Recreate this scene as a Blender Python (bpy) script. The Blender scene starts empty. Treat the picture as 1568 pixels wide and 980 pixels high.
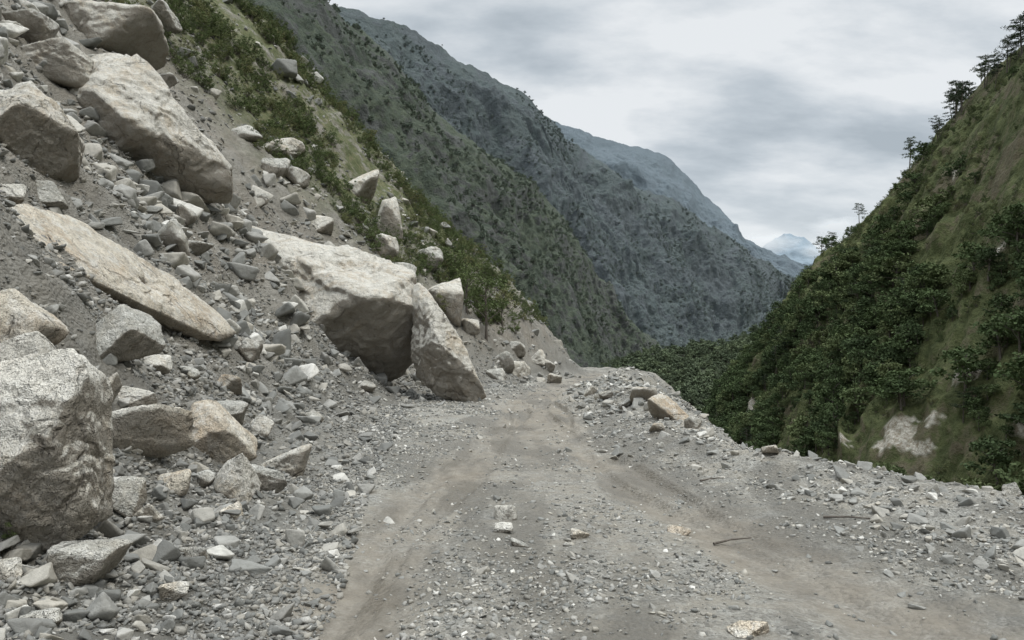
import bpy, bmesh, math, numpy as np
from mathutils import Vector, Euler
R = math.radians
scene = bpy.context.scene
rng = np.random.default_rng(7)

# ------------------------------------------------------------------ noise
def _h(ix, iy, iz, seed):
    h = (ix.astype(np.int64)*374761393 + iy.astype(np.int64)*668265263 + iz.astype(np.int64)*2147483647 + seed*1274126177) & 0xFFFFFFFF
    h = ((h ^ (h >> 13))*1274126177) & 0xFFFFFFFF
    h = ((h ^ (h >> 16))*2246822519) & 0xFFFFFFFF
    h = h ^ (h >> 15)
    return (h & 0xFFFFFF)/float(0xFFFFFF)
def vn(x, y, z=None, seed=0):
    x = np.asarray(x, float); y = np.asarray(y, float)
    z = np.zeros_like(x) + 0.5 if z is None else np.asarray(z, float)
    ix, iy, iz = np.floor(x), np.floor(y), np.floor(z)
    fx, fy, fz = x-ix, y-iy, z-iz
    ux, uy, uz = [f*f*f*(f*(f*6-15)+10) for f in (fx, fy, fz)]
    r = 0
    for a in (0, 1):
        for b in (0, 1):
            for c in (0, 1):
                w = (ux if a else 1-ux)*(uy if b else 1-uy)*(uz if c else 1-uz)
                r = r + w*_h(ix+a, iy+b, iz+c, seed)
    return r
def fbm(x, y, z=None, o=5, seed=0, gain=0.5, ridged=False):
    s = 0; a = 1; t = 0; f = 1
    for i in range(o):
        n = vn(x*f+17.3*i, y*f-9.1*i, None if z is None else z*f+4.7*i, seed+i)
        if ridged: n = 1-abs(2*n-1)
        s = s + a*n; t += a; a *= gain; f *= 2.03
    return s/t

# ------------------------------------------------------------------ node helpers
def new_mat(name):
    m = bpy.data.materials.new(name); m.use_nodes = True
    nt = m.node_tree; nt.nodes.clear()
    out = nt.nodes.new('ShaderNodeOutputMaterial')
    return m, nt, out
class N:
    def __init__(s, nt): s.nt = nt
    def n(s, t, **k):
        x = s.nt.nodes.new(t)
        for a, b in k.items(): setattr(x, a, b)
        return x
    def put(s, sock, v):
        if isinstance(v, bpy.types.NodeSocket): s.nt.links.new(v, sock)
        elif v is not None:
            if isinstance(v, tuple) and len(v) == 3 and sock.type == 'RGBA': v = (*v, 1)
            sock.default_value = v
    def pos(s): return s.n('ShaderNodeNewGeometry').outputs['Position']
    def noise(s, vec, scale, detail=6, rough=0.6, dist=0):
        x = s.n('ShaderNodeTexNoise'); s.put(x.inputs['Vector'], vec)
        x.inputs['Scale'].default_value = scale; x.inputs['Detail'].default_value = detail
        x.inputs['Roughness'].default_value = rough; x.inputs['Distortion'].default_value = dist
        return x.outputs['Fac']
    def vor(s, vec, scale, feat='F1', out='Distance'):
        x = s.n('ShaderNodeTexVoronoi'); x.feature = feat; s.put(x.inputs['Vector'], vec)
        x.inputs['Scale'].default_value = scale
        return x.outputs[out]
    def ramp(s, fac, stops):
        x = s.n('ShaderNodeValToRGB'); s.put(x.inputs[0], fac)
        e = x.color_ramp.elements
        while len(e) < len(stops): e.new(0.5)
        for i, (p, c) in enumerate(stops):
            e[i].position = p
            e[i].color = (c, c, c, 1) if isinstance(c, (int, float)) else (*c, 1)
        return x.outputs[0]
    def mix(s, f, a, b, mode='MIX'):
        x = s.n('ShaderNodeMix', data_type='RGBA', blend_type=mode)
        s.put(x.inputs[0], f); s.put(x.inputs[6], a); s.put(x.inputs[7], b)
        return x.outputs[2]
    def math(s, op, a, b=None, c=None, clamp=False):
        x = s.n('ShaderNodeMath', operation=op, use_clamp=clamp)
        s.put(x.inputs[0], a)
        if b is not None: s.put(x.inputs[1], b)
        if c is not None: s.put(x.inputs[2], c)
        return x.outputs[0]
    def attr(s, name):
        x = s.n('ShaderNodeAttribute'); x.attribute_name = name; return x.outputs['Fac']
    def bump(s, h, dist, strength=1.0, nrm=None):
        x = s.n('ShaderNodeBump'); x.inputs['Distance'].default_value = dist; x.inputs['Strength'].default_value = strength
        s.put(x.inputs['Height'], h)
        if nrm is not None: s.put(x.inputs['Normal'], nrm)
        return x.outputs[0]
    def bsdf(s, out, col, rough=0.9, nrm=None, spec=0.3):
        b = s.n('ShaderNodeBsdfPrincipled'); s.put(b.inputs['Base Color'], col)
        s.put(b.inputs['Roughness'], rough); b.inputs['Specular IOR Level'].default_value = spec
        if nrm is not None: s.put(b.inputs['Normal'], nrm)
        s.nt.links.new(b.outputs[0], out.inputs[0]); return b
    def scalev(s, vec, v):
        x = s.n('ShaderNodeVectorMath', operation='MULTIPLY'); s.put(x.inputs[0], vec); x.inputs[1].default_value = v
        return x.outputs[0]

# ------------------------------------------------------------------ materials
def boulder_mat(name, light, dark, stain, stain_amt=0.5):
    m, nt, out = new_mat(name); q = N(nt)
    p = q.pos()
    rr = q.n('ShaderNodeObjectInfo').outputs['Random']
    rot = q.n('ShaderNodeVectorRotate', rotation_type='AXIS_ANGLE'); q.put(rot.inputs['Vector'], p); rot.inputs['Axis'].default_value = (0.8, 0.5, 0.2)
    q.put(rot.inputs['Angle'], q.math('MULTIPLY', rr, 2.5)); pr = rot.outputs[0]
    a = q.noise(p, 0.8, 5, 0.65, 0.6)
    col = q.mix(q.ramp(a, [(0.36, 0.0), (0.52, 1.0)]), dark, light)
    st = q.noise(p, 0.7, 5, 0.75, 1.2)
    col = q.mix(q.math('MULTIPLY', q.ramp(st, [(0.48, 0.0), (0.62, 1.0)]), stain_amt), col, stain)
    fo = q.noise(q.scalev(pr, (1.2, 1.0, 4.0)), 1.6, 5, 0.75, 1.4)
    col = q.mix(q.ramp(fo, [(0.34, 0.4), (0.45, 0.0)]), col, (0.24, 0.23, 0.205))
    sp = q.noise(p, 14, 4, 0.8)
    col = q.mix(q.ramp(sp, [(0.36, 0.5), (0.48, 0.0)]), col, (0.22, 0.215, 0.20))
    sp2 = q.noise(p, 4, 5, 0.8)
    col = q.mix(q.ramp(sp2, [(0.48, 0.0), (0.6, 0.65)]), col, (0.85, 0.825, 0.76))
    wv = q.n('ShaderNodeVectorMath', operation='ADD'); q.put(wv.inputs[0], pr)
    nn = q.n('ShaderNodeTexNoise'); q.put(nn.inputs['Vector'], p); nn.inputs['Scale'].default_value = 1.6; nn.inputs['Detail'].default_value = 4
    q.put(wv.inputs[1], q.scalev(nn.outputs['Color'], (0.9, 0.9, 0.9)))
    ve = q.vor(q.scalev(wv.outputs[0], (1, .6, 1.5)), 0.75, 'DISTANCE_TO_EDGE')
    crack = q.math('MULTIPLY', q.ramp(ve, [(0.0, 1.0), (0.025, 0.0)]), q.ramp(a, [(0.44, 0.9), (0.54, 0.08)]))
    col = q.mix(q.math('MULTIPLY', crack, 0.45), col, (0.14, 0.125, 0.105))
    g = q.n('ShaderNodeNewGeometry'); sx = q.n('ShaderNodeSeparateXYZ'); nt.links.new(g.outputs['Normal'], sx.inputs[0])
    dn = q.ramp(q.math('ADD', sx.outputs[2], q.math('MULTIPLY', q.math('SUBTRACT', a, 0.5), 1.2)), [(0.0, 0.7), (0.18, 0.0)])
    col = q.mix(dn, col, (0.22, 0.188, 0.15))  # downward faces mixed darker: underside shade put into the rock colour
    h = q.math('ADD', q.math('MULTIPLY', q.noise(p, 2.6, 6, 0.8, 0.2), 1.0), q.math('MULTIPLY', q.vor(wv.outputs[0], 2.4), 0.7))
    h = q.math('SUBTRACT', h, q.math('MULTIPLY', crack, 0.4))
    nr = q.bump(h, 0.21, 1.0)
    nr = q.bump(sp, 0.03, 0.9, nr)
    q.bsdf(out, col, 0.85, nr, 0.25)
    return m
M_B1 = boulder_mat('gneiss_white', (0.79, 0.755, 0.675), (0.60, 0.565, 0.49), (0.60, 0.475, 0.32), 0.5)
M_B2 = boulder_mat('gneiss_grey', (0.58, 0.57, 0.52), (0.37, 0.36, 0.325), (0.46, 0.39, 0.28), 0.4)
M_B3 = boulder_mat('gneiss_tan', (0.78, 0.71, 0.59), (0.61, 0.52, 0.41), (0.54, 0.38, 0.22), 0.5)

def stone_mat(name, k):
    m, nt, out = new_mat(name); q = N(nt); p = q.pos()
    r = q.n('ShaderNodeObjectInfo').outputs['Random']
    S = lambda a, b, c: (a*k, b*k, c*k)
    c = q.ramp(r, [(0.0, S(0.18, 0.182, 0.17)), (0.35, S(0.29, 0.29, 0.272)), (0.6, S(0.38, 0.372, 0.345)), (0.8, S(0.46, 0.43, 0.37)), (0.92, S(0.56, 0.545, 0.50)), (1.0, S(0.76, 0.74, 0.69))])
    a = q.noise(p, 9, 4, 0.7)
    c = q.mix(q.ramp(a, [(0.35, 0.45), (0.6, 0.0)]), c, (0.16, 0.155, 0.14))
    q.bsdf(out, c, 0.85, q.bump(q.noise(p, 25, 3, 0.7), 0.015, 0.7), 0.25)
    return m
M_ST = stone_mat('loose_stone', 1.05); M_STD = stone_mat('damp_gravel', 0.76)

def ground_mat():
    m, nt, out = new_mat('gravel_ground'); q = N(nt); p = q.pos()
    tr = q.attr('track'); veg = q.attr('veg'); sl = q.attr('slope'); ap = q.attr('apron')
    big = q.noise(p, 0.35, 5, 0.6, 0.5); mid = q.noise(p, 2.2, 5, 0.7)
    def cells(scale):
        v1 = q.vor(p, scale, out='Color'); s1 = q.n('ShaderNodeSeparateColor'); nt.links.new(v1, s1.inputs[0]); return s1.outputs[0]
    c1 = cells(20); c2 = cells(55)
    peb = q.math('ADD', q.math('MULTIPLY', c1, 0.5), q.math('MULTIPLY', c2, 0.5))
    gravel = q.ramp(peb, [(0.1, (0.18, 0.176, 0.16)), (0.5, (0.33, 0.322, 0.293)), (0.95, (0.52, 0.51, 0.47))])
    gravel = q.mix(q.ramp(mid, [(0.40, 0.0), (0.62, 0.8)]), gravel, (0.375, 0.345, 0.29))
    gravel = q.mix(q.math('MULTIPLY', ap, 0.55), gravel, (0.15, 0.147, 0.133))
    mud = q.ramp(q.noise(p, 4, 6, 0.75), [(0.3, (0.165, 0.145, 0.116)), (0.55, (0.26, 0.232, 0.19)), (0.75, (0.37, 0.337, 0.282))])
    trf = q.math('MULTIPLY', tr, q.ramp(mid, [(0.3, 0.65), (0.6, 1.0)]))
    col = q.mix(trf, gravel, mud)
    wet = q.ramp(q.noise(q.scalev(p, (1, 0.3, 1)), 0.65, 5, 0.65, 0.4), [(0.45, 0.0), (0.54, 1.0)])
    wetf = q.math('MULTIPLY', wet, q.math('SUBTRACT', 1.0, sl))
    col = q.mix(q.math('MULTIPLY', wetf, 0.7), col, q.mix(tr, (0.155, 0.147, 0.127), (0.13, 0.11, 0.082)))
    dirt = q.ramp(q.noise(p, 1.3, 7, 0.8, 0.3), [(0.3, (0.13, 0.12, 0.102)), (0.5, (0.255, 0.238, 0.205)), (0.72, (0.42, 0.395, 0.345))])
    dirt = q.mix(q.ramp(big, [(0.45, 0.0), (0.62, 0.6)]), dirt, (0.28, 0.24, 0.19))
    dirt = q.mix(0.35, dirt, gravel)
    col = q.mix(sl, col, dirt)
    green = q.ramp(q.noise(p, 2.0, 5, 0.75), [(0.3, (0.06, 0.07, 0.03)), (0.5, (0.12, 0.135, 0.06)), (0.7, (0.22, 0.19, 0.12))])
    vf = q.math('MULTIPLY', veg, q.ramp(q.noise(p, 0.6, 4, 0.7), [(0.36, 0.0), (0.5, 1.0)]))
    col = q.mix(vf, col, green)
    h = q.math('ADD', q.math('MULTIPLY', q.vor(p, 20), -0.7), q.noise(p, 7, 7, 0.8))
    h = q.math('MULTIPLY', h, q.math('SUBTRACT', 1.0, q.math('MULTIPLY', tr, 0.5)))
    h = q.math('ADD', h, q.math('MULTIPLY', q.math('MULTIPLY', q.noise(p, 1.5, 4, 0.7), sl), 5.0))
    nr = q.bump(h, 0.055, 1.0)
    rough = q.math('SUBTRACT', 0.92, q.math('MULTIPLY', q.math('MULTIPLY', wetf, q.math('ADD', tr, 0.3)), 0.5))
    q.bsdf(out, col, rough, nr, 0.35)
    return m
M_G = ground_mat()

def mountain_mat(name, g1, g2, rock, rock2, sc, bumpd, haze_col=None, haze_amt=0.0, rockcut=(0.5, 0.62)):
    m, nt, out = new_mat(name); q = N(nt); p = q.pos()
    a = q.noise(p, 0.03*sc, 5, 0.65, 0.5); b = q.noise(p, 0.11*sc, 6, 0.75, 0.2); c = q.noise(p, 0.5*sc, 5, 0.75)
    col = q.mix(q.ramp(b, [(0.38, 0.0), (0.6, 1.0)]), g1, g2)
    rk = q.mix(q.ramp(c, [(0.4, 0.0), (0.62, 1.0)]), rock, rock2)
    g = q.n('ShaderNodeNewGeometry'); sx = q.n('ShaderNodeSeparateXYZ'); nt.links.new(g.outputs['Normal'], sx.inputs[0])
    rf = q.math('ADD', a, q.math('MULTIPLY', q.math('SUBTRACT', b, 0.5), 0.9))
    rf = q.math('ADD', rf, q.math('MULTIPLY', q.math('SUBTRACT', 0.62, sx.outputs[2]), 0.25))
    col = q.mix(q.ramp(rf, [(rockcut[0], 0.0), (rockcut[1], 1.0)]), col, rk)
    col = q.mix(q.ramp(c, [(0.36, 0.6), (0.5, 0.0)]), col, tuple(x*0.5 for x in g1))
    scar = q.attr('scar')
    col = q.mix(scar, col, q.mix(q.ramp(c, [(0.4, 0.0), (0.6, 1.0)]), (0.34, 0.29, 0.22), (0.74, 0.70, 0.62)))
    if haze_col: col = q.mix(haze_amt, col, haze_col)  # aerial haze painted into the surface colour
    h = q.math('ADD', b, q.math('MULTIPLY', c, 0.4))
    q.bsdf(out, col, 0.95, q.bump(h, bumpd, 1.0), 0.1)
    return m
M_R = mountain_mat('hillside_grass', (0.078, 0.092, 0.042), (0.15, 0.165, 0.075), (0.22, 0.185, 0.125), (0.14, 0.13, 0.09), 2.0, 1.2, rockcut=(0.55, 0.70))
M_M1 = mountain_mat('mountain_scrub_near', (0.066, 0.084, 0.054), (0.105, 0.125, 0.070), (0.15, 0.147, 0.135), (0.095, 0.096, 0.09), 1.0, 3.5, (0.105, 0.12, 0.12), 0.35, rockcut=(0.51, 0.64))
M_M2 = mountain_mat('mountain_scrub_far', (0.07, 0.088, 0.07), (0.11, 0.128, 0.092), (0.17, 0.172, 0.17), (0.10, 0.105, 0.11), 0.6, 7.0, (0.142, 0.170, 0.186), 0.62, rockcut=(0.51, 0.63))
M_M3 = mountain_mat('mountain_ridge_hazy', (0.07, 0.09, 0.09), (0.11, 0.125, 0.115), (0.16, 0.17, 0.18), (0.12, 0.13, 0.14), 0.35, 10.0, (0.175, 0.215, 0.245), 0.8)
M_M4 = mountain_mat('mountain_distant_hazy', (0.22, 0.27, 0.32), (0.22, 0.27, 0.33), (0.25, 0.3, 0.35), (0.2, 0.26, 0.31), 0.2, 8.0, (0.27, 0.33, 0.38), 0.9)  # bluish, lightened base tones carry painted distance haze too
M_V = mountain_mat('valley_forest_floor', (0.075, 0.092, 0.05), (0.11, 0.13, 0.065), (0.16, 0.16, 0.15), (0.26, 0.26, 0.25), 1.2, 2.0, (0.10, 0.12, 0.115), 0.3, rockcut=(0.6, 0.75))

def leaf_mat(name, c1, c2, c3, haze_col=None, haze_amt=0):
    m, nt, out = new_mat(name); q = N(nt); p = q.pos()
    r = q.n('ShaderNodeObjectInfo').outputs['Random']
    col = q.ramp(r, [(0.0, c1), (0.6, c2), (1.0, c3)])
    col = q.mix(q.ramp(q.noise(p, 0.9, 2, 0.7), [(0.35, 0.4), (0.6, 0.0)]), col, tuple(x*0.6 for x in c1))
    if haze_col: col = q.mix(haze_amt, col, haze_col)  # distance haze painted into the foliage colour
    d = q.n('ShaderNodeBsdfDiffuse'); q.put(d.inputs[0], col); nt.links.new(d.outputs[0], out.inputs[0])
    return m
M_LEAF = leaf_mat('leaf_green', (0.082, 0.112, 0.058), (0.12, 0.162, 0.076), (0.185, 0.215, 0.105))
M_LEAFB = leaf_mat('leaf_bush', (0.10, 0.13, 0.06), (0.145, 0.18, 0.08), (0.215, 0.215, 0.11))
M_PINE = leaf_mat('pine_needles', (0.055, 0.074, 0.048), (0.072, 0.096, 0.056), (0.09, 0.11, 0.064))
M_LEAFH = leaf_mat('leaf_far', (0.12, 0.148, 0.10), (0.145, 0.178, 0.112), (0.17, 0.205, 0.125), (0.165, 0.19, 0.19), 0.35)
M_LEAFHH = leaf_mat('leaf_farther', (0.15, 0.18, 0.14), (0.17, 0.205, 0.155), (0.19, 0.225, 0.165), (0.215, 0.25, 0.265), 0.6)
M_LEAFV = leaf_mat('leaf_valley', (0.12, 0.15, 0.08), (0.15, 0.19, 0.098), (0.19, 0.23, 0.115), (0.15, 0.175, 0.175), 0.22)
def bark():
    m, nt, out = new_mat('bark'); q = N(nt); p = q.pos()
    q.bsdf(out, q.ramp(q.noise(q.scalev(p, (1, 1, .3)), 12, 3), [(0.3, (0.07, 0.06, 0.05)), (0.7, (0.2, 0.175, 0.15))]), 0.9)
    return m
M_BARK = bark()

# ------------------------------------------------------------------ mesh helpers
def mesh_np(name, V, F, mat=None, smooth=False, attrs=None, mats=None, midx=None):
    V = np.asarray(V, np.float32); F = np.asarray(F, np.int32)
    me = bpy.data.meshes.new(name)
    k = F.shape[1]
    me.vertices.add(len(V)); me.vertices.foreach_set('co', V.ravel())
    me.loops.add(F.size); me.loops.foreach_set('vertex_index', F.ravel())
    me.polygons.add(len(F)); me.polygons.foreach_set('loop_start', np.arange(0, F.size, k, dtype=np.int32))
    me.polygons.foreach_set('loop_total', np.full(len(F), k, np.int32))
    if mats:
        for mm in mats: me.materials.append(mm)
        if midx is not None: me.polygons.foreach_set('material_index', np.asarray(midx, np.int32))
    elif mat: me.materials.append(mat)
    me.update(calc_edges=True); me.validate()
    if smooth: me.polygons.foreach_set('use_smooth', np.ones(len(me.polygons), bool))
    if attrs:
        for a, v in attrs.items():
            at = me.attributes.new(a, 'FLOAT', 'POINT'); at.data.foreach_set('value', np.asarray(v, np.float32))
    return me
def add_obj(name, me, loc=(0, 0, 0), parent=None):
    o = bpy.data.objects.new(name, me); o.location = loc
    scene.collection.objects.link(o)
    if parent: o.parent = parent
    return o

# ------------------------------------------------------------------ near terrain
TOE_Y = [-20, 0, 6, 10, 20, 26, 33, 40, 50, 60, 70, 78, 95, 150, 220]
TOE_X = [-2.2, -1.9, -1.9, -2.4, -3.4, -3.9, -3.8, -1.9, 1.4, 5.0, 7.6, 7.0, -8, -60, -120]
RIM_Y = [-20, 0, 8, 10.5, 12.5, 14.5, 17, 22, 35, 45, 60, 72, 85, 105, 150, 220]
RIM_X = [8, 7.4, 6.3, 5.9, 4.9, 4.1, 4.1, 4.7, 4.9, 6.2, 9.6, 12.5, 10.5, -2, -50, -110]
def toe(y): return np.interp(y, TOE_Y, TOE_X)
def rim(y): return np.interp(y, RIM_Y, RIM_X)
def gauss(x, y, cx, cy, sx, sy): return np.exp(-((x-cx)/sx)**2-((y-cy)/sy)**2)
TL = (np.array([0, 5, 8, 15, 22, 30, 45, 60]), np.array([-1.2, -1.2, -1.15, -0.5, 0.1, 0.2, 2.4, 5.6]))
TR = (np.array([0, 5, 8, 11, 15, 20, 30, 45, 60]), np.array([2.9, 2.7, 2.2, 1.75, 1.5, 1.3, 1.4, 3.6, 7.2]))
def tracks(x, y):
    w = 0.42+0.3*fbm(x*0.7, y*0.35, o=3, seed=33)
    a = np.exp(-((x-np.interp(y, *TL))/w)**4)*0.9
    b = np.exp(-((x-np.interp(y, *TR))/w)**4)
    m = np.maximum(a, b)
    broad = np.clip(1-np.abs(x-(np.interp(y, *TL)+np.interp(y, *TR))/2)/2.4, 0, 1)*np.clip((y-7)/10, 0.25, 1)
    return np.clip(np.maximum(m, broad)*(0.15+1.6*fbm(x*0.9, y*0.5, o=4, seed=5)), 0, 1)
def ruts(x, y):
    s = 0
    for T_ in (TL, TR):
        for off in (-0.16, 0.2):
            c = np.interp(y, *T_)+off+0.12*np.sin(y*0.5+off*9)
            s = s+0.045*np.exp(-((x-c-0.17)/0.06)**2)-0.055*np.exp(-((x-c)/0.1)**2)
    return s*np.clip(2.2*fbm(x*0.4, y*0.4, o=3, seed=66)-0.5, 0, 1)
def H(x, y):
    x = np.asarray(x, float); y = np.asarray(y, float)
    d = toe(y)-x+0.8*(fbm(x*0.35, y*0.35, o=3, seed=3)-0.5); e = x-rim(y)+1.3*(fbm(x*0.3+40, y*0.5, o=4, seed=8)-0.5)
    h = np.interp(d, [-1, 0, 1.2, 2.4, 60, 200], [0, 0, 0.3, 1.2, 63.4, 200])
    h = h-np.interp(e, [0, 0.5, 2, 48, 60], [0, 0.12, 1.5, 48, 60])
    berm = np.exp(-((e+1.0)/0.9)**2)*(0.10+0.5*fbm(x*0.8, y*0.8, o=3, seed=12))*np.clip(y/9, 0, 1)
    h = h+berm*0.6
    h = h+0.6*gauss(x, y, 4.1, 24, 1.3, 4)+0.45*gauss(x, y, 4.3, 33, 1.2, 4)+0.5*gauss(x, y, 8.5, 58, 1.6, 5)
    sm = np.clip(d/4, 0, 1); far = np.clip((y-40)/20, 0, 1)
    h = h+sm*((fbm(x/7, y/7, o=4, seed=21)-0.5)*3.0+(fbm(x/1.6, y/1.6, o=6, seed=22, ridged=True, gain=.6)-0.6)*1.5)
    h = h+far*np.clip(d/12, 0, 1)*(fbm(x/5, y/9, o=4, seed=25)-0.5)*4.0
    rub = np.clip(d+0.4, 0, 1)+np.clip(e+3.5, 0, 1)*0.8
    h = h+(fbm(x*1.1, y*1.1, o=5, seed=23)-0.5)*(0.12+0.22*rub)
    h = h+(fbm(x*7, y*7, o=3, seed=24)-0.5)*(0.035+0.09*rub)
    tr = tracks(x, y)
    h = h-0.08*tr+ruts(x, y)
    return np.maximum(h, -42+0*h)
ty = np.linspace(-1.9, 4.35, 800); tx = np.linspace(-4.1, 3.55, 1060)
gy = 4*np.sinh(ty)-0; gx = 3*np.sinh(tx)
X, Y = np.meshgrid(gx, gy)
Z = H(X, Y)
nr_, nc_ = X.shape
V = np.stack([X, Y, Z], -1).reshape(-1, 3)
idx = np.arange(nr_*nc_).reshape(nr_, nc_)
F = np.stack([idx[:-1, :-1], idx[:-1, 1:], idx[1:, 1:], idx[1:, :-1]], -1).reshape(-1, 4)
dd = toe(Y)-X; ee = X-rim(Y)
att_tr = tracks(X, Y)*np.clip(1-np.clip(dd+0.3, 0, 1)-np.clip(ee+3, 0, 1), 0, 1)
att_sl = np.clip((dd-1.6)/2.0, 0, 1)
att_ap = np.clip((dd+0.5)/0.8, 0, 1)
att_vg = np.clip((Y-40)/8, 0, 1)*np.clip((dd-5)/6, 0, 1)+np.clip((ee-6)/10, 0, 1)+0.5*np.clip((dd-22)/8, 0, 1)*np.clip((Y-25)/10, 0, 1)
att_vg = np.clip(att_vg, 0, 1)
fc = idx[:-1, :-1].ravel()
road_m = ((dd.ravel()[fc] < -0.1) & (ee.ravel()[fc] < -1.8))
def sub(name, mask):
    f = F[mask]; u, inv = np.unique(f, return_inverse=True)
    me = mesh_np(name, V[u], inv.reshape(-1, 4), M_G, True, {'track': att_tr.ravel()[u], 'slope': att_sl.ravel()[u], 'veg': att_vg.ravel()[u], 'apron': att_ap.ravel()[u]})
    return add_obj(name, me)
sub('dirt_road', road_m); sub('rubble_slope_terrain', ~road_m)

# valley floor out to the horizon
bx = np.linspace(-1, 1, 120); bx = np.sign(bx)*np.abs(bx)**2*9000
GX, GY = np.meshgrid(bx, bx+800)
GZ = -43+0*GX
i2 = np.arange(GX.size).reshape(GX.shape)
F2 = np.stack([i2[:-1, :-1], i2[:-1, 1:], i2[1:, 1:], i2[1:, :-1]], -1).reshape(-1, 4)
add_obj('ground', mesh_np('ground', np.stack([GX, GY, GZ], -1).reshape(-1, 3), F2, M_V, True))

# ------------------------------------------------------------------ mountains
def resample(P, n):
    P = np.array(P, float); s = np.linspace(0, len(P)-1, n); k = np.arange(len(P))
    return np.stack([np.interp(s, k, P[:, j]) for j in range(3)], 1)
def loft(name, ridge, foot, nu, nv, mat, amp, gl, rj, seed, prof=1.1, scars=()):
    Rg = resample(ridge, nu); Ft = resample(foot, nu)
    t = np.concatenate([np.linspace(-0.6, 0, nv//5, endpoint=False), np.linspace(0, 1, nv)])
    T, S = np.meshgrid(t, np.arange(nu))
    L = np.concatenate([[0], np.cumsum(np.linalg.norm(np.diff(Rg, axis=0), axis=1))])
    Ls = L[S]
    P = Rg[S]+(Ft[S]-Rg[S])*T[..., None]
    zr = Rg[S][..., 2]; zf = Ft[S][..., 2]
    P[..., 2] = np.where(T >= 0, zf+(zr-zf)*(1-np.clip(T, 0, 1))**prof, zr+T*(zr-zf)*1.1)
    hgt = np.linalg.norm(Rg-Ft, axis=1)[S]
    wx = P[..., 0]; wy = P[..., 1]; wz = P[..., 2]
    warp = (fbm(wx/gl/1.5, wy/gl/1.5, wz/gl/1.5, o=4, seed=seed)-0.5)*1.6
    gul = fbm(Ls/gl+warp, T*hgt/gl/3.5+warp*0.4, o=5, seed=seed+9, ridged=True, gain=0.55)
    rough = fbm(wx/gl*2.2, wy/gl*2.2, wz/gl*2.2, o=6, seed=seed+20, gain=0.6)-0.5
    env = np.clip(np.abs(T)*5, 0.0, 1)
    hd = Rg-Ft; hd[:, 2] = 0; hd /= np.linalg.norm(hd, axis=1)[:, None]+1e-6
    nrm = -hd[S]*0.7; nrm[..., 2] = 0.7
    disp = amp*((gul-0.55)*1.5*env+rough*(0.7*env+0.12))
    P = P+nrm*disp[..., None]
    P[..., 2] += rj*(fbm(Ls/rj/3, T*3, o=5, seed=seed+30, gain=0.6)-0.5)*np.exp(-np.abs(T)*8)*2
    idx = np.arange(P.shape[0]*P.shape[1]).reshape(P.shape[:2])
    F = np.stack([idx[:-1, :-1], idx[1:, :-1], idx[1:, 1:], idx[:-1, 1:]], -1).reshape(-1, 4)
    V = P.reshape(-1, 3)
    sc = np.zeros(len(V)); Tf = T.ravel()
    front = np.where(Tf > 0.02)[0]
    for (bx_, bz_, r) in scars:      # bare rock faces, found along a bearing (x/y, z/y)
        d_ = np.hypot(V[front, 0]/V[front, 1]-bx_, (V[front, 2]-1.8)/V[front, 1]-bz_)
        d_ = np.where(V[front, 1] > 20, d_, 9)
        cand = front[d_ < 0.02]
        if len(cand) == 0: continue
        c = V[cand[np.argmin(V[cand, 1])]]
        rad = r*c[1]/1220
        dst = np.linalg.norm((V-c)/np.array([rad*1.3, rad*1.6, rad]), axis=1)
        fs = max(rad*0.8, .5)
        sc = np.maximum(sc, np.clip((1.0-dst+2.2*(fbm(V[:, 0]/fs, V[:, 1]/fs, V[:, 2]/fs, o=4, seed=2)-0.5))*5, 0, 1)*(dst < 3))
    add_obj(name, mesh_np(name, V, F, mat, True, {'scar': sc}))
    return V, Tf, sc
R_ridge = [(125, -60, 150), (128, 60, 135), (132, 140, 116), (140, 215, 88), (141, 250, 80), (146, 280, 73), (146, 310, 62), (145, 350, 50), (145, 395, 37), (140, 420, 15), (132, 440, -4), (116, 452, -36)]
R_foot = [(45, -80, -44), (44, 0, -44), (46, 60, -44), (48, 110, -44), (50, 150, -44), (53, 190, -44), (57, 230, -44), (64, 275, -44), (74, 320, -44), (86, 365, -44), (96, 400, -44), (105, 430, -44)]
bear = lambda u, v, r: ((u-784)/1220, (540-v)/1220, r)
VR, TRr, SCR = loft('hillside', R_ridge, R_foot, 560, 320, M_R, 15, 40, 3.0, 100, 1.05, scars=[bear(1368, 638, 24), bear(1342, 668, 20), bear(1420, 620, 12), bear(1475, 545, 16), bear(1385, 672, 12), bear(1270, 655, 12), bear(1510, 365, 14), bear(1130, 620, 30), bear(1440, 255, 10), bear(1545, 650, 12)])
V_ridge = [(330, 620, 110), (219, 600, 51), (195, 600, 21), (155, 600, 8), (106, 600, 0), (57, 600, -8), (0, 600, -14)]
V_foot = [(200, 440, -44), (170, 440, -44), (150, 445, -44), (120, 450, -44), (90, 455, -44), (60, 460, -44), (0, 460, -44)]
VV, TV, _ = loft('valley_hill', V_ridge, V_foot, 220, 120, M_V, 10, 45, 3, 200, scars=[bear(1105, 632, 30)])
M1_ridge = [(-260, 60, 260), (-230, 250, 280), (-190, 430, 285), (-132, 550, 247), (-90, 600, 223), (-75, 640, 206), (-37, 700, 188), (10, 750, 168), (56, 800, 133), (79, 830, 97), (124, 860, 44), (163, 880, 9), (200, 900, -25)]
M1_foot = [(-80, 90, -44), (-40, 120, -44), (0, 170, -44), (20, 240, -44), (34, 300, -44), (44, 360, -44), (52, 430, -44), (60, 500, -44), (80, 580, -44), (105, 660, -44), (135, 750, -44), (165, 820, -44), (190, 870, -44)]
V1, T1, _ = loft('mountain', M1_ridge, M1_foot, 620, 420, M_M1, 42, 90, 9, 300, 1.1)
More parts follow.
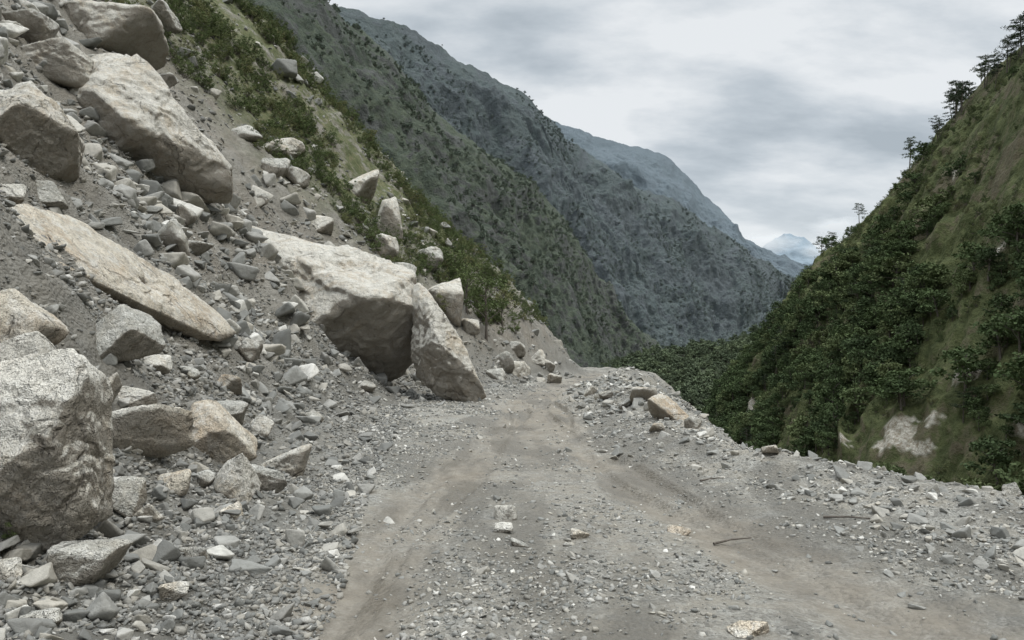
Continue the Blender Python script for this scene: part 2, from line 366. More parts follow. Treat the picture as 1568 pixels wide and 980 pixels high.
M2_ridge = [(-520, 700, 520), (-357, 900, 489), (-241, 1000, 446), (-145, 1080, 446), (-79, 1150, 426), (16, 1250, 410), (60, 1300, 382), (94, 1330, 356), (142, 1380, 341), (205, 1420, 304), (310, 1480, 281), (399, 1540, 240), (539, 1620, 174), (596, 1650, 150), (660, 1680, 60)]
M2_foot = [(-200, 500, -44), (-100, 650, -44), (-20, 800, -44), (30, 880, -44), (80, 950, -44), (130, 1010, -44), (180, 1070, -44), (220, 1120, -44), (260, 1180, -44), (310, 1240, -44), (370, 1310, -44), (440, 1380, -44), (540, 1480, -44), (600, 1560, -44), (660, 1620, -44)]
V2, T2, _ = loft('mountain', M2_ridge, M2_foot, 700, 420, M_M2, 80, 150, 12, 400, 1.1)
M3_ridge = [(-600, 2500, 900), (-8, 2500, 801), (156, 2500, 719), (238, 2500, 689), (340, 2500, 658), (484, 2500, 621), (545, 2500, 566), (607, 2500, 494), (668, 2500, 443), (709, 2500, 371), (781, 2500, 320), (904, 2500, 238), (1050, 2500, 130)]
M3_foot = [(-500+i*140, 1750, -44) for i in range(13)]
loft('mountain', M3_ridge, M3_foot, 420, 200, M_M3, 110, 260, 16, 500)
M4_ridge = [(600, 5200, 500), (1378, 5000, 520), (1540, 5000, 640), (1706, 5000, 755), (1829, 5000, 730), (1911, 5000, 640), (2116, 5000, 480), (2700, 5200, 600), (3600, 5400, 500)]
M4_foot = [(600+i*380, 4200, -44) for i in range(9)]
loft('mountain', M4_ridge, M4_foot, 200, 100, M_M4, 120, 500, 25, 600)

# low cloud bank hanging at the head of the valley (scattering volume plus an added glow)
m, nt, out = new_mat('cloud_vapour'); q = N(nt)
tcn = q.n('ShaderNodeTexCoord'); ob = tcn.outputs['Object']
ln = q.n('ShaderNodeVectorMath', operation='LENGTH'); q.put(ln.inputs[0], ob)
fall = q.math('SUBTRACT', 1.0, ln.outputs['Value'], clamp=True)
dens = q.math('MULTIPLY', q.math('MAXIMUM', q.math('SUBTRACT', q.math('ADD', fall, q.math('MULTIPLY', q.noise(ob, 2.4, 4, 0.65), 1.0)), 0.78), 0.0), 0.013)
pv = q.n('ShaderNodeVolumePrincipled'); q.put(pv.inputs['Density'], dens); pv.inputs['Color'].default_value = (1, 1, 1, 1); pv.inputs['Anisotropy'].default_value = 0.0
q.put(pv.inputs['Emission Strength'], q.math('MULTIPLY', dens, 0.28)); pv.inputs['Emission Color'].default_value = (0.92, 0.97, 1.0, 1)  # added emission stands in for multiply scattered light in the cloud
nt.links.new(pv.outputs[0], out.inputs['Volume'])
def cloud(loc, dim):
    bm = bmesh.new(); bmesh.ops.create_icosphere(bm, subdivisions=3, radius=1)
    me = bpy.data.meshes.new('low_cloud'); bm.to_mesh(me); bm.free(); me.materials.append(m)
    o = add_obj('low_cloud', me, loc); o.scale = dim
cloud((1370, 4300, 590), (260, 160, 90)); cloud((1700, 4300, 560), (220, 150, 90)); cloud((1800, 4400, 700), (240, 150, 90))

# river
rv = []
for y in np.linspace(60, 700, 80):
    cx = np.interp(y, [60, 150, 300, 450, 700], [20, 34, 60, 108, 100])+4*math.sin(y/25)
    rv.append((cx-7, y, -42.5)); rv.append((cx+7, y, -42.5))
m, nt, out = new_mat('river_water'); q = N(nt)
q.bsdf(out, q.ramp(q.noise(q.pos(), 0.4, 4, .7), [(0.4, (0.16, 0.19, 0.18)), (0.6, (0.5, 0.52, 0.5))]), 0.25, None, 0.5)
add_obj('river', mesh_np('river', rv, [(2*i, 2*i+1, 2*i+3, 2*i+2) for i in range(79)], m))

# ------------------------------------------------------------------ rocks
_ico = {}
def ico(sub):
    if sub not in _ico:
        bm = bmesh.new(); bmesh.ops.create_icosphere(bm, subdivisions=sub, radius=1)
        v = np.array([x.co[:] for x in bm.verts]); f = np.array([[a.index for a in p.verts] for p in bm.faces]); bm.free()
        _ico[sub] = (v/np.linalg.norm(v, axis=1)[:, None], f)
    return _ico[sub]
def hull_planes(pts, c):
    bm = bmesh.new()
    for q_ in pts: bm.verts.new(q_)
    bmesh.ops.convex_hull(bm, input=bm.verts)
    ns = []; ds = []; bm.normal_update()
    for f in bm.faces:
        n = np.array(f.normal[:]); a = np.array(f.verts[0].co[:])-c; d_ = n@a
        if d_ < 0: n = -n; d_ = -d_
        if d_ > 1e-4: ns.append(n); ds.append(d_)
    bm.free()
    return np.array(ns), np.array(ds)
def chipped(pts, sub, seed, namp, nch, p=160, lo=0.85):
    """fractured block: convex block cut by chip planes, split by fracture ledges, then roughened"""
    r = np.random.default_rng(seed+1000)
    c = pts.mean(0); ns, ds = hull_planes(pts, c)
    q_ = pts-c; ext = pts.max(0)-pts.min(0); size = ext.max()/2
    cn = r.normal(size=(nch, 3))/ext; cn /= np.linalg.norm(cn, axis=1)[:, None]
    sup = (q_@cn.T).max(0); cd = sup*r.uniform(lo, 0.98, nch)
    ns = np.vstack([ns, cn]); ds = np.concatenate([ds, cd])
    v, f = ico(sub)
    v = v*(ext/ext.max()); v = v/np.linalg.norm(v, axis=1)[:, None]
    rr = ((np.maximum(v@ns.T, 0)/ds)**p).sum(1)**(-1/p)
    P = v*rr[:, None]; s = 1.5/size
    if namp:
        A = r.normal(size=(3, 3)); A = np.linalg.qr(A)[0]; Q = P@A
        D = np.zeros(len(P))
        w1 = fbm(Q[:, 0]*s*1.3, Q[:, 1]*s*1.3, Q[:, 2]*s*1.3, o=4, seed=seed+50)-0.5
        for k in range(7):
            n_ = r.normal(size=3); n_ /= np.linalg.norm(n_); o_ = r.uniform(-.55, .55)
            sd = (P@n_)/size-o_+w1*r.uniform(.15, .5)
            D += r.choice([-1, 1])*r.uniform(.3, .9)*np.tanh(sd/0.015)*0.5 - 0.5*np.exp(-(sd/0.018)**2)*r.uniform(0.2, 1)
        n = fbm(Q[:, 0]*s, Q[:, 1]*s, Q[:, 2]*s, o=6, seed=seed, gain=0.6)-0.5
        n2 = fbm(Q[:, 0]*s*2.5+5, Q[:, 1]*s*2.5, Q[:, 2]*s*2.5, o=4, seed=seed+7, ridged=True)-0.6
        wq = fbm(Q[:, 0]*s*1.5, Q[:, 1]*s*1.5, Q[:, 2]*s*1.5, o=3, seed=seed+4)*7+Q[:, 2]*s*2.6
        st = (np.floor(wq)+np.clip((wq-np.floor(wq))*8, 0, 1))/6-(wq/6)
        P = P+v*(namp*size*(n*1.15+n2*0.35+st*1.2+D*0.34))[:, None]
    return P+c, f
def block_pts(seed, k=11):
    r = np.random.default_rng(seed)
    p = r.uniform(-1, 1, (k, 3)); p = p/np.abs(p).max(1)[:, None]*r.uniform(.75, 1, (k, 1))
    return p
def hull_boulder(name, pts, loc, unit, mat, seed, sub=6):
    pts = (np.array(pts, float)*unit)[:, [0, 2, 1]]
    P, f = chipped(pts, sub, seed, 0.12, 14, 200, 0.9)
    return add_obj(name, mesh_np(name, P, f, mat, False), loc)
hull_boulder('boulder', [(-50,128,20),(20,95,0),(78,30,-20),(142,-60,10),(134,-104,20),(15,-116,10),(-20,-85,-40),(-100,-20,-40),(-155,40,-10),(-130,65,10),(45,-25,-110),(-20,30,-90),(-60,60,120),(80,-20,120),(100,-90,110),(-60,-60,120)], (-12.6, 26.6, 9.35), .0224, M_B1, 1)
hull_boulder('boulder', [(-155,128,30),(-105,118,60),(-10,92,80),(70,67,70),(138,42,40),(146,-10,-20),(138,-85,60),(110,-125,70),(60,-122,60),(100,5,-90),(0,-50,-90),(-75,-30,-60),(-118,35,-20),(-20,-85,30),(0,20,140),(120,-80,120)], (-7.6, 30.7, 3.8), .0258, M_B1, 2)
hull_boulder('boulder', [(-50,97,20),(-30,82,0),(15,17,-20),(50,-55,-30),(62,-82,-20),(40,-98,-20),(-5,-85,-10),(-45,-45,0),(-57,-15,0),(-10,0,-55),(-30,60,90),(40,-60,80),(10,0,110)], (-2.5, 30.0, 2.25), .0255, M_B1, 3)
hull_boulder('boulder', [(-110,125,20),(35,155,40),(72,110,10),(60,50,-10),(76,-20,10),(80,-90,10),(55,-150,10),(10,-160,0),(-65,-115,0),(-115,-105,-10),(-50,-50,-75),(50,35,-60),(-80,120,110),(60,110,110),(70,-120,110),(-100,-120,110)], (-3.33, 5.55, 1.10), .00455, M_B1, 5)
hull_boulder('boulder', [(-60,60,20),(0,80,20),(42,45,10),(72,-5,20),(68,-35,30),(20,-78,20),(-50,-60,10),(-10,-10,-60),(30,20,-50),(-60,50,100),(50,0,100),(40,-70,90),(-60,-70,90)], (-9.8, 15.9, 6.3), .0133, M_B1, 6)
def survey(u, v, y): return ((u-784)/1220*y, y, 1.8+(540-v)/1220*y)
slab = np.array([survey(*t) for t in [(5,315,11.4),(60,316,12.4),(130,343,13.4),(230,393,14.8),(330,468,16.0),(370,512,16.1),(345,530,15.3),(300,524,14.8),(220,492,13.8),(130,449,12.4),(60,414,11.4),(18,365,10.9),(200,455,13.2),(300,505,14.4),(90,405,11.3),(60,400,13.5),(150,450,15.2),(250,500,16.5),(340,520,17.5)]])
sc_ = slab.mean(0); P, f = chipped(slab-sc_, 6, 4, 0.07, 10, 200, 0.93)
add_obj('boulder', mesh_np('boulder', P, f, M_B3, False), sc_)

# find where a sight bearing (dx, dz per metre ahead) meets the terrain
def site(u, v):
    a = (u-784)/1220; b = (540-v)/1220
    ys = np.concatenate([np.linspace(4, 30, 900), np.linspace(30.05, 110, 1000)])
    below = (1.8+b*ys) < H(a*ys, ys)
    k = int(np.argmax(below)) if below.any() else 1200
    y = ys[k]; return a*y, y, float(H(a*y, y))
aux = [(550,286,60,48,0),(588,338,48,75,0),(590,384,40,35,0),(678,462,60,65,0),(100,108,95,55,0),(170,50,150,75,0),(40,42,70,40,1),(430,230,60,30,0),(375,203,50,30,1),(490,342,45,25,0),(420,260,35,35,1),(452,272,35,25,1),(300,385,45,25,1),(285,332,30,30,1),(262,372,50,60,1),(35,505,110,105,2),(175,512,115,70,1),(20,300,50,35,0),(70,300,55,35,1),(25,560,100,70,0),(225,672,120,95,0),(340,674,110,80,2),(358,732,66,70,0),(438,702,68,50,0),(405,740,60,35,1),(180,764,60,50,1),(150,608,60,60,0),(235,556,40,30,0),(335,642,80,40,1),(140,876,95,60,1),(8,878,45,40,0),(350,592,45,30,2),(375,534,45,30,1),(560,592,30,15,1),(265,738,50,30,2),(145,792,50,50,1),(720,500,28,20,0),(795,568,40,28,0),(772,556,30,30,1),(850,582,22,14,0),(1025,630,70,42,2),(985,608,40,26,0),(1060,648,30,20,1),(775,788,32,24,0),(770,810,28,16,0),(797,833,25,14,1),(890,820,30,12,2),(1040,812,35,14,2),(1145,960,60,20,2),(1550,752,25,20,1),(600,420,60,30,1),(655,400,40,30,1),(210,618,55,35,0),(120,632,40,40,1),(480,640,30,15,1),(290,575,30,22,1),(700,545,22,20,1),(760,575,30,20,1),(905,600,25,16,0),(930,606,25,14,1),(400,310,30,20,1),(1340,700,25,12,1),(1180,690,25,12,0),(250,130,45,30,1),(310,230,40,25,1),(820,545,26,20,0),(790,535,26,20,1),(838,560,24,16,0),(230,30,60,40,1),(170,655,45,40,1),(400,655,40,35,0),(310,735,40,25,1),(230,790,40,30,0),(300,850,36,24,1),(270,910,40,26,0),(60,950,50,30,1),(350,785,34,22,2),(960,618,26,16,1),(1005,655,24,14,0)]
mats = [M_B1, M_B2, M_B3]
for i, (u, v, w, h, k) in enumerate(aux):
    x, y, z = site(u, v+h*0.3)
    s = y/1220
    P, f = chipped(block_pts(50+i, 12), 5 if w > 50 else 4, 70+i, 0.10, 12)
    P = P/np.array([np.ptp(P[:, 0]), np.ptp(P[:, 1]), np.ptp(P[:, 2])])
    P = P*np.array([w*s*1.08, w*s*0.9, h*s*1.25])
    a_ = rng.uniform(-0.25, 0.25); ca, sa = math.cos(a_), math.sin(a_)
    P = P@np.array([[ca, 0, sa], [0, 1, 0], [-sa, 0, ca]])
    z0 = 1.8+(540-v)/1220*y
    add_obj('boulder', mesh_np('boulder', P, f, mats[k], False), (x, y, min(max(z-0.1*h*s, z0), z+0.35*h*s) if y < 60 else z))

# ---- instancing through one node group per scatter
def inst_object(name, coll, pts, scl, rot, ids):
    me = bpy.data.meshes.new(name); n = len(pts)
    me.vertices.add(n); me.vertices.foreach_set('co', np.asarray(pts, np.float32).ravel())
    a = me.attributes.new('i_scale', 'FLOAT_VECTOR', 'POINT'); a.data.foreach_set('vector', np.asarray(scl, np.float32).ravel())
    a = me.attributes.new('i_rot', 'FLOAT_VECTOR', 'POINT'); a.data.foreach_set('vector', np.asarray(rot, np.float32).ravel())
    a = me.attributes.new('i_id', 'INT', 'POINT'); a.data.foreach_set('value', np.asarray(ids, np.int32))
    o = add_obj(name, me)
    ng = bpy.data.node_groups.new(name+'_scatter', 'GeometryNodeTree')
    ng.interface.new_socket('Geometry', in_out='INPUT', socket_type='NodeSocketGeometry')
    ng.interface.new_socket('Geometry', in_out='OUTPUT', socket_type='NodeSocketGeometry')
    nd = ng.nodes; L = ng.links
    gi = nd.new('NodeGroupInput'); go = nd.new('NodeGroupOutput')
    ci = nd.new('GeometryNodeCollectionInfo'); ci.inputs['Collection'].default_value = coll
    ci.inputs['Separate Children'].default_value = True; ci.inputs['Reset Children'].default_value = True
    ip = nd.new('GeometryNodeInstanceOnPoints'); ip.inputs['Pick Instance'].default_value = True
    def na(nm, t):
        x = nd.new('GeometryNodeInputNamedAttribute'); x.data_type = t; x.inputs['Name'].default_value = nm; return x.outputs['Attribute']
    L.new(gi.outputs[0], ip.inputs['Points']); L.new(ci.outputs[0], ip.inputs['Instance'])
    L.new(na('i_id', 'INT'), ip.inputs['Instance Index']); L.new(na('i_rot', 'FLOAT_VECTOR'), ip.inputs['Rotation'])
    L.new(na('i_scale', 'FLOAT_VECTOR'), ip.inputs['Scale']); L.new(ip.outputs[0], go.inputs[0])
    md = o.modifiers.new('scatter', 'NODES'); md.node_group = ng
    return o
def make_coll(name, meshes):
    c = bpy.data.collections.new(name)
    for i, me in enumerate(meshes):
        c.objects.link(bpy.data.objects.new(f'{name}_{i:02d}', me))
    return c
def hull_mesh(seed, k):
    pts = block_pts(seed, k)*np.random.default_rng(seed).uniform(.75, 1.1, 3)
    bm = bmesh.new()
    for q_ in pts: bm.verts.new(q_)
    bmesh.ops.convex_hull(bm, input=bm.verts)
    loose = [v for v in bm.verts if not v.link_faces]; bmesh.ops.delete(bm, geom=loose, context='VERTS')
    bm.verts.index_update()
    v = np.array([x.co[:] for x in bm.verts]); f = np.array([[a.index for a in p.verts] for p in bm.faces]); bm.free()
    return v, f
hm = [hull_mesh(900+i, 9+i % 4) for i in range(14)]
peb = make_coll('pebble_kit', [mesh_np('pebble', *h_, M_ST) for h_ in hm])
pebd = make_coll('damp_pebble_kit', [mesh_np('pebble', *h_, M_STD) for h_ in hm])
sm_ = [chipped(block_pts(950+i, 10), 4, 950+i, 0.08, 8, 160) for i in range(12)]
stn = make_coll('stone_kit', [mesh_np('stone', *h_, M_ST) for h_ in sm_])
stnd = make_coll('damp_stone_kit', [mesh_np('stone', *h_, M_STD) for h_ in sm_])
def put_rocks(name, coll, nk, n, y0, y1, xl, xr, s0, s1, dens, seed, pw=2.4):
    y = y0*(y1/y0)**rng.random(n)
    x = xl(y)+(xr(y)-xl(y))*rng.random(n)
    keep = rng.random(n) < dens(x, y); x, y = x[keep], y[keep]
    z = H(x, y); n = len(x)
    s = s0*(s1/s0)**(rng.random(n)**pw)
    s = s*np.clip(y/12, 1, 2.2)
    scl = s[:, None]*np.stack([rng.uniform(.7, 1.35, n), rng.uniform(.7, 1.35, n), rng.uniform(.4, .9, n)], 1)
    rot = np.stack([rng.normal(0, .4, n), rng.normal(0, .4, n), rng.uniform(0, 6.28, n)], 1)
    inst_object(name, coll, np.stack([x, y, z+scl[:, 2]*0.25], 1), scl, rot, rng.integers(0, nk, n))
def clump(x, y, sc, seed): return np.clip((fbm(x*sc, y*sc, o=4, seed=seed)-0.38)*4, 0.05, 1)
def dens_road(x, y):
    t = tracks(x, y); return np.clip(1-1.15*t, 0.05, 1)*clump(x, y, 1.1, 41)
L1 = lambda y: np.maximum(toe(y)-0.2, -0.70*y); R1 = lambda y: np.minimum(rim(y)+0.6, 0.72*y+0.6)
put_rocks('gravel', peb, 14, 80000, 3.2, 45, L1, R1, 0.006, 0.034, dens_road, 1, 1.8)
put_rocks('gravel', pebd, 14, 45000, 3.2, 45, L1, R1, 0.006, 0.03, lambda x, y: dens_road(x, y)*clump(x+9, y, .5, 44), 1, 1.8)
put_rocks('loose_stones', stn, 12, 3400, 3.2, 60, L1, R1, 0.026, 0.075, lambda x, y: dens_road(x, y)*(0.35+0.65*np.clip(x-2, 0, 1)), 2)
LA = lambda y: toe(y)-np.clip(0.42*y, 2.5, 9); RA = lambda y: toe(y)+0.6
put_rocks('gravel_apron', pebd, 14, 110000, 3.2, 50, LA, RA, 0.009, 0.045, lambda x, y: clump(x, y, 0.9, 51)*np.where(toe(y)-x > 3.2, 0.4, 1), 3, 1.9)
put_rocks('rubble', stnd, 12, 2300, 3.2, 60, LA, RA, 0.045, 0.13, lambda x, y: clump(x, y, 0.6, 52)*np.where(toe(y)-x > 3.2, 0.4, 1), 4)
put_rocks('rubble', stn, 12, 1400, 3.2, 60, LA, RA, 0.045, 0.16, lambda x, y: clump(x, y, 0.6, 62)*np.where(toe(y)-x > 3.2, 0.4, 1), 4)
put_rocks('rim_rubble', stn, 12, 5500, 6, 70, lambda y: rim(y)-2.6, lambda y: rim(y)+3.5, 0.02, 0.11, lambda x, y: clump(x, y, 0.8, 53), 5)
put_rocks('slope_gravel', pebd, 14, 40000, 10, 80, lambda y: toe(y)-0.75*y, lambda y: toe(y)-1.5, 0.02, 0.09, lambda x, y: clump(x, y, 0.3, 56), 6)
put_rocks('slope_rubble', stn, 12, 4600, 12, 80, lambda y: toe(y)-0.75*y, lambda y: toe(y)-1.5, 0.06, 0.26, lambda x, y: clump(x, y, 0.25, 54)**1.5, 6)
put_rocks('slope_boulders', stn, 12, 150, 18, 80, lambda y: toe(y)-0.7*y, lambda y: toe(y)-5, 0.25, 0.5, lambda x, y: clump(x, y, 0.15, 55), 7)

# ------------------------------------------------------------------ plants
def tube(path, r0, r1, k=6):
    path = np.array(path, float); V = []; F = []
    for i, p in enumerate(path):
        t = path[min(i+1, len(path)-1)]-path[max(i-1, 0)]; t /= np.linalg.norm(t)+1e-9
        a = np.cross(t, [0.3, 0.9, 0.1]); a /= np.linalg.norm(a)+1e-9; b = np.cross(t, a)
        r = r0+(r1-r0)*i/(len(path)-1)
        for j in range(k):
            an = 2*math.pi*j/k; V.append(p+r*(math.cos(an)*a+math.sin(an)*b))
    for i in range(len(path)-1):
        for j in range(k):
            F.append((i*k+j, i*k+(j+1) % k, (i+1)*k+(j+1) % k, (i+1)*k+j))
    return np.array(V), np.array(F)
def quads(C, size, r, aspect=0.6):
    n = len(C); a = r.normal(size=(n, 3)); a /= np.linalg.norm(a, axis=1)[:, None]
    b = np.cross(a, r.normal(size=(n, 3))); b /= np.linalg.norm(b, axis=1)[:, None]
    s = (size*r.uniform(0.6, 1.3, n))[:, None]
    V = np.stack([C-a*s, C+b*s*aspect, C+a*s, C-b*s*aspect], 1).reshape(-1, 3)
    return V, np.arange(4*n).reshape(n, 4)
def join(parts, leafmat, name):
    V = []; F = []; mi = []; o = 0
    for v, f, m_ in parts:
        V.append(v); F.append(f+o); mi += [m_]*len(f); o += len(v)
    return mesh_np(name, np.vstack(V), np.vstack(F), mats=[M_BARK, leafmat], midx=mi)
def broadleaf(seed, leafmat, h=1.0, nl=900, ls=0.045, bush=False):
    r = np.random.default_rng(seed); parts = []
    top = np.array([r.normal(0, .06), r.normal(0, .06), 0.8*h])
    if not bush: parts.append((*tube([np.array([0, 0, -0.1]), top*0.35+r.normal(0, .015, 3), top*0.7, top], 0.028, 0.006), 0))
    cl = []
    nb = 12 if not bush else 14
    for i in range(nb):
        an = i*2.4+r.uniform(-.4, .4); f = (i+0.5)/nb
        z0 = (0.25+0.5*f)*h if not bush else 0.02
        base = top*(z0/0.8) if not bush else np.array([r.normal(0, .06), r.normal(0, .06), 0])
        ln = (0.38-0.2*f)*h*r.uniform(.7, 1.2) if not bush else r.uniform(.25, .5)
        e = base+np.array([math.cos(an)*ln, math.sin(an)*ln, ln*r.uniform(.3, .9) if not bush else r.uniform(.3, .9)])
        parts.append((*tube([base, (base+e)/2+r.normal(0, .02, 3), e], 0.010, 0.003, 4), 0))
        for k in range(3):
            cl.append((base+(e-base)*r.uniform(.5, 1.1)+r.normal(0, .04, 3), r.uniform(.06, .14)))
    cl.append((top+[0, 0, .05], 0.12))
    per = nl//len(cl)
    C = []
    for c, rad in cl:
        v = r.normal(size=(per, 3)); v /= np.linalg.norm(v, axis=1)[:, None]
        C.append(c+v*(rad*r.random(per)**0.4)[:, None]*np.array([1.15, 1.15, 0.75]))
    parts.append((*quads(np.vstack(C), ls, r), 1))
    return join(parts, leafmat, 'tree')
def pine(seed, h=1.0):
    r = np.random.default_rng(seed); parts = []
    top = np.array([r.normal(0, .03), r.normal(0, .03), h])
    parts.append((*tube([np.array([0, 0, -.06]), top*.5+r.normal(0, .01, 3), top], 0.018, 0.005), 0))
    C = []
    for i in range(24):
        f = 0.42+0.56*(i+r.random())/24
        an = r.uniform(0, 6.28); ln = (0.28*(1.10-f)**0.5+0.03)*r.uniform(.5, 1.2)
        b = top*f; e = b+np.array([math.cos(an)*ln, math.sin(an)*ln, ln*r.uniform(-.05, .35)])
        parts.append((*tube([b, (b+e)/2, e], .006, .002, 4), 0))
        for k in range(3):
            c = b+(e-b)*(0.6+0.22*k)
            v = r.normal(size=(14, 3))*np.array([.028, .028, .012]); C.append(c+v)
    parts.append((*quads(np.vstack(C), 0.022, r, 0.35), 1))
    return join(parts, M_PINE, 'pine')
trees = make_coll('tree_kit', [broadleaf(i, M_LEAF, 1, 1100, 0.034) for i in range(6)]+[pine(40+i) for i in range(3)])
bushes = make_coll('bush_kit', [broadleaf(20+i, M_LEAFB, 1, 1400, 0.027, True) for i in range(5)])
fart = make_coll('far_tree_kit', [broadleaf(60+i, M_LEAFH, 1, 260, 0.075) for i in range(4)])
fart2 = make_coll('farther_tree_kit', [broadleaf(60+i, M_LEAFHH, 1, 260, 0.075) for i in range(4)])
vtree = make_coll('valley_tree_kit', [broadleaf(60+i, M_LEAFV, 1, 300, 0.07) for i in range(4)])
def scatter_on(name, coll, ids, V, mask, n, s0, s1, seed, sink=0.05, w=None):
    r = np.random.default_rng(seed); k = np.where(mask)[0]
    pr = None
    if w is not None: pr = w[k]/w[k].sum()
    k = r.choice(k, n, p=pr)
    s = s0+(s1-s0)*r.random(n)**1.5; P = V[k]+r.normal(0, 1, (n, 3))*np.array([.6, .6, 0]); P[:, 2] -= s*sink
    scl = s[:, None]*np.stack([r.uniform(.85, 1.3, n), r.uniform(.85, 1.3, n), r.uniform(.75, 1.1, n)], 1)
    rot = np.stack([r.normal(0, .06, n), r.normal(0, .06, n), r.uniform(0, 6.28, n)], 1)
    inst_object(name, coll, P, scl, rot, r.choice(ids, n))
mk = fbm(VR[:, 0]/20, VR[:, 1]/20, VR[:, 2]/20, o=4, seed=70)
wR = np.clip((mk-0.46)*8, 0.015, 1)*np.where(TRr > 0.4, 1.0, 0.14)*(SCR < 0.15)
scatter_on('hillside_forest', trees, [0, 1, 2, 3, 4, 5, 0, 1, 2, 3, 4, 5, 6], VR, (TRr > 0.10) & (VR[:, 1] > 30), 2200, 2.2, 9.5, 71, w=wR)
mk2 = fbm(VR[:, 0]/10+9, VR[:, 1]/10, VR[:, 2]/10, o=4, seed=79)
scatter_on('hillside_shrubs', bushes, [0, 1, 2, 3, 4], VR, (TRr > -0.02) & (VR[:, 1] > 30) & (SCR < 0.15), 6500, 0.4, 2.2, 72, w=np.clip((mk2-0.42)*6, 0.05, 1))
scatter_on('ridge_pines', trees, [6, 7, 8], VR, (np.abs(TRr-0.02) < 0.05) & (VR[:, 1] > 190) & (VR[:, 1] < 258), 34, 6, 13, 73)
scatter_on('valley_forest', vtree, [0, 1, 2, 3], VV, (TV > -0.05), 3200, 3, 9, 74)
mk = fbm(V1[:, 0]/40, V1[:, 1]/40, V1[:, 2]/40, o=4, seed=75)
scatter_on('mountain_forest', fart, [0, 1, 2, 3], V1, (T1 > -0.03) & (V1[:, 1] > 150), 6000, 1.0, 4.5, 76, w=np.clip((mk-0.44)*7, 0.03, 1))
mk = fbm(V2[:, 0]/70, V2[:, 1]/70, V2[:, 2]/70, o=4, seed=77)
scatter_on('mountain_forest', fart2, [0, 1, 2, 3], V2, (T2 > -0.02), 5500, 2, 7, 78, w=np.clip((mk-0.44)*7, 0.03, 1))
RID = VR[np.abs(TRr) < 0.004]
for (y, s) in [(372, 13), (334, 9), (292, 12), (285, 7), (395, 7)]:
    p = RID[np.argmin(abs(RID[:, 1]-y))]; o = add_obj('pine_tree', bpy.data.objects['tree_kit_07'].data, p); o.scale = (s*1.2, s*1.2, s); o.rotation_euler[2] = y
n = 9500
ys = rng.uniform(32, 92, n); ds = rng.uniform(4, 62, n); xs = toe(ys)-ds
kk = (fbm(xs/5, ys/5, o=4, seed=81) > 0.455) & ((ys > 45) | (ds > 10+(45-ys)*1.2))
xs, ys = xs[kk], ys[kk]; zs = H(xs, ys); n = len(xs); s = 0.35+1.1*rng.random(n)**1.8
inst_object('slope_shrubs', bushes, np.stack([xs, ys, zs], 1), s[:, None]*np.ones((n, 3)), np.stack([rng.normal(0, .1, n), rng.normal(0, .1, n), rng.uniform(0, 6, n)], 1), rng.integers(0, 5, n))
for i, (u, v, s) in enumerate([(745, 520, 4.2), (715, 480, 3.4), (770, 500, 3.0), (700, 440, 2.8)]):
    x, y, z = site(u, v); o = add_obj('broadleaf_tree', broadleaf(300+i, M_LEAFB, 1, 1300, 0.022), (x, y, z)); o.scale = (s*.9, s*.9, s)
for (u, v, s) in [(25, 838, .22), (330, 60, 1.6), (215, 30, 1.0)]:
    x, y, z = site(u, v); o = add_obj('weed_plant', bpy.data.objects['bush_kit_01'].data, (x, y, z)); o.scale = (s, s, s)
for (x, y, a, l) in [(1.95, 7.7, 0.3, .42), (3.4, 8.7, -0.5, .5), (2.6, 11, 0.2, .35)]:
    v, f = tube([(0, 0, 0), (l*.5, .03, .02), (l, 0, 0.03)], 0.014, 0.006)
    o = add_obj('fallen_branch', mesh_np('stick', v, f, M_BARK), (x, y, float(H(x, y))+0.02)); o.rotation_euler[2] = a

# ------------------------------------------------------------------ sky & light
w = bpy.data.worlds.new("World"); scene.world = w; w.use_nodes = True
nt = w.node_tree; nt.nodes.clear(); q = N(nt)
out = nt.nodes.new('ShaderNodeOutputWorld')
sun_el, sun_az = R(60), R(115)   # azimuth measured from +Y towards +X
sky = q.n('ShaderNodeTexSky'); sky.sky_type = 'NISHITA'; sky.sun_disc = False; sky.sun_elevation = sun_el; sky.sun_rotation = sun_az
b1 = q.n('ShaderNodeBackground'); nt.links.new(sky.outputs[0], b1.inputs[0]); b1.inputs[1].default_value = 0.1
tc = q.n('ShaderNodeTexCoord'); sx = q.n('ShaderNodeSeparateXYZ'); nt.links.new(tc.outputs['Generated'], sx.inputs[0])
zz = q.math('ADD', q.math('MAXIMUM', sx.outputs[2], 0.0), 0.35)
cx = q.n('ShaderNodeCombineXYZ'); nt.links.new(q.math('DIVIDE', sx.outputs[0], zz), cx.inputs[0]); nt.links.new(q.math('DIVIDE', sx.outputs[1], zz), cx.inputs[1])
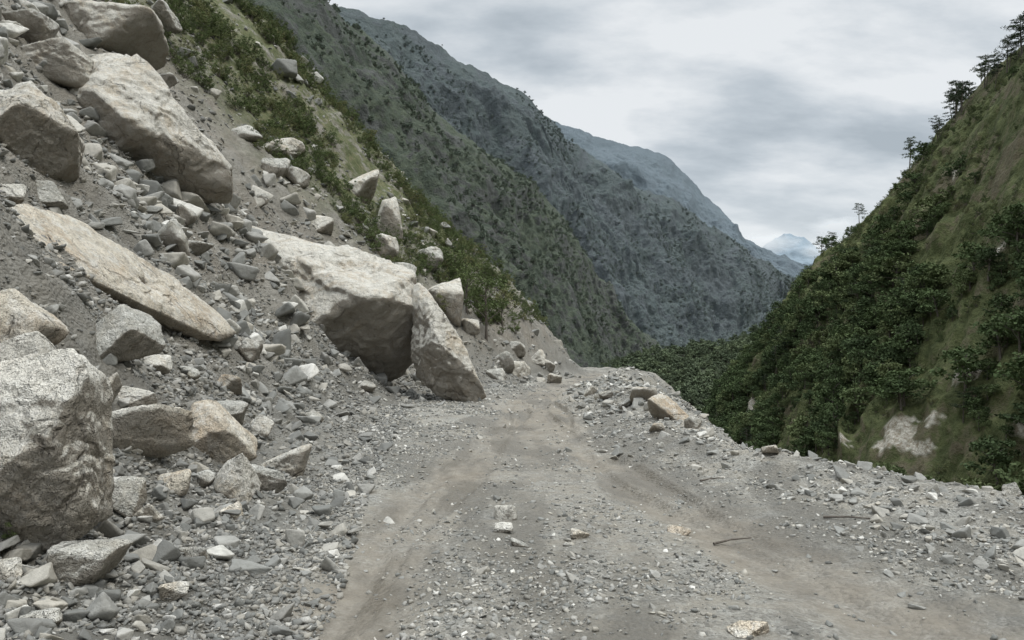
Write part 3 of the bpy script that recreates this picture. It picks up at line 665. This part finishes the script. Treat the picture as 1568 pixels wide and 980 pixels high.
cx.inputs[2].default_value = 5.3
n1 = q.noise(q.scalev(cx.outputs[0], (1.0, 1.9, 1.0)), 3.0, 6, 0.55, 0.0)
n2 = q.noise(q.scalev(cx.outputs[0], (1.0, 1.8, 1.0)), 1.3, 3, 0.5)
cf = q.math('ADD', q.math('MULTIPLY', n1, 0.55), q.math('MULTIPLY', n2, 0.45))
cc = q.ramp(cf, [(0.39, (0.41, 0.46, 0.50)), (0.455, (0.52, 0.57, 0.61)), (0.51, (0.65, 0.69, 0.72)), (0.58, (0.80, 0.825, 0.84))])
hz = q.ramp(sx.outputs[2], [(0.08, 0.6), (0.22, 0.0)])
cc = q.mix(hz, cc, (0.76, 0.80, 0.82))
zen = q.ramp(sx.outputs[2], [(0.42, 0.0), (0.85, 1.0)])
b2 = q.n('ShaderNodeBackground'); nt.links.new(cc, b2.inputs[0]); nt.links.new(q.math('ADD', 1.08, q.math('MULTIPLY', zen, 2.2)), b2.inputs[1])
mx = q.n('ShaderNodeMixShader'); mx.inputs[0].default_value = 0.9
nt.links.new(b1.outputs[0], mx.inputs[1]); nt.links.new(b2.outputs[0], mx.inputs[2]); nt.links.new(mx.outputs[0], out.inputs[0])
ld = bpy.data.lights.new('sun', 'SUN'); ld.energy = 1.5; ld.angle = R(20); ld.color = (1, 0.96, 0.88)
so = bpy.data.objects.new('sun', ld); scene.collection.objects.link(so)
dv = Vector((math.sin(sun_az)*math.cos(sun_el), math.cos(sun_az)*math.cos(sun_el), math.sin(sun_el)))
so.rotation_euler = dv.to_track_quat('Z', 'Y').to_euler(); so.location = (0, 0, 60)

cam = bpy.data.cameras.new('camera'); co = bpy.data.objects.new('camera', cam); scene.collection.objects.link(co)
cam.lens = 28; cam.sensor_width = 36; cam.shift_y = 50/1568; cam.clip_end = 20000; cam.clip_start = 0.05
co.location = (0, 0, 1.8); co.rotation_euler = (R(90), 0, 0); scene.camera = co
scene.view_settings.view_transform = 'Standard'; scene.view_settings.look = 'None'; scene.view_settings.exposure = 0
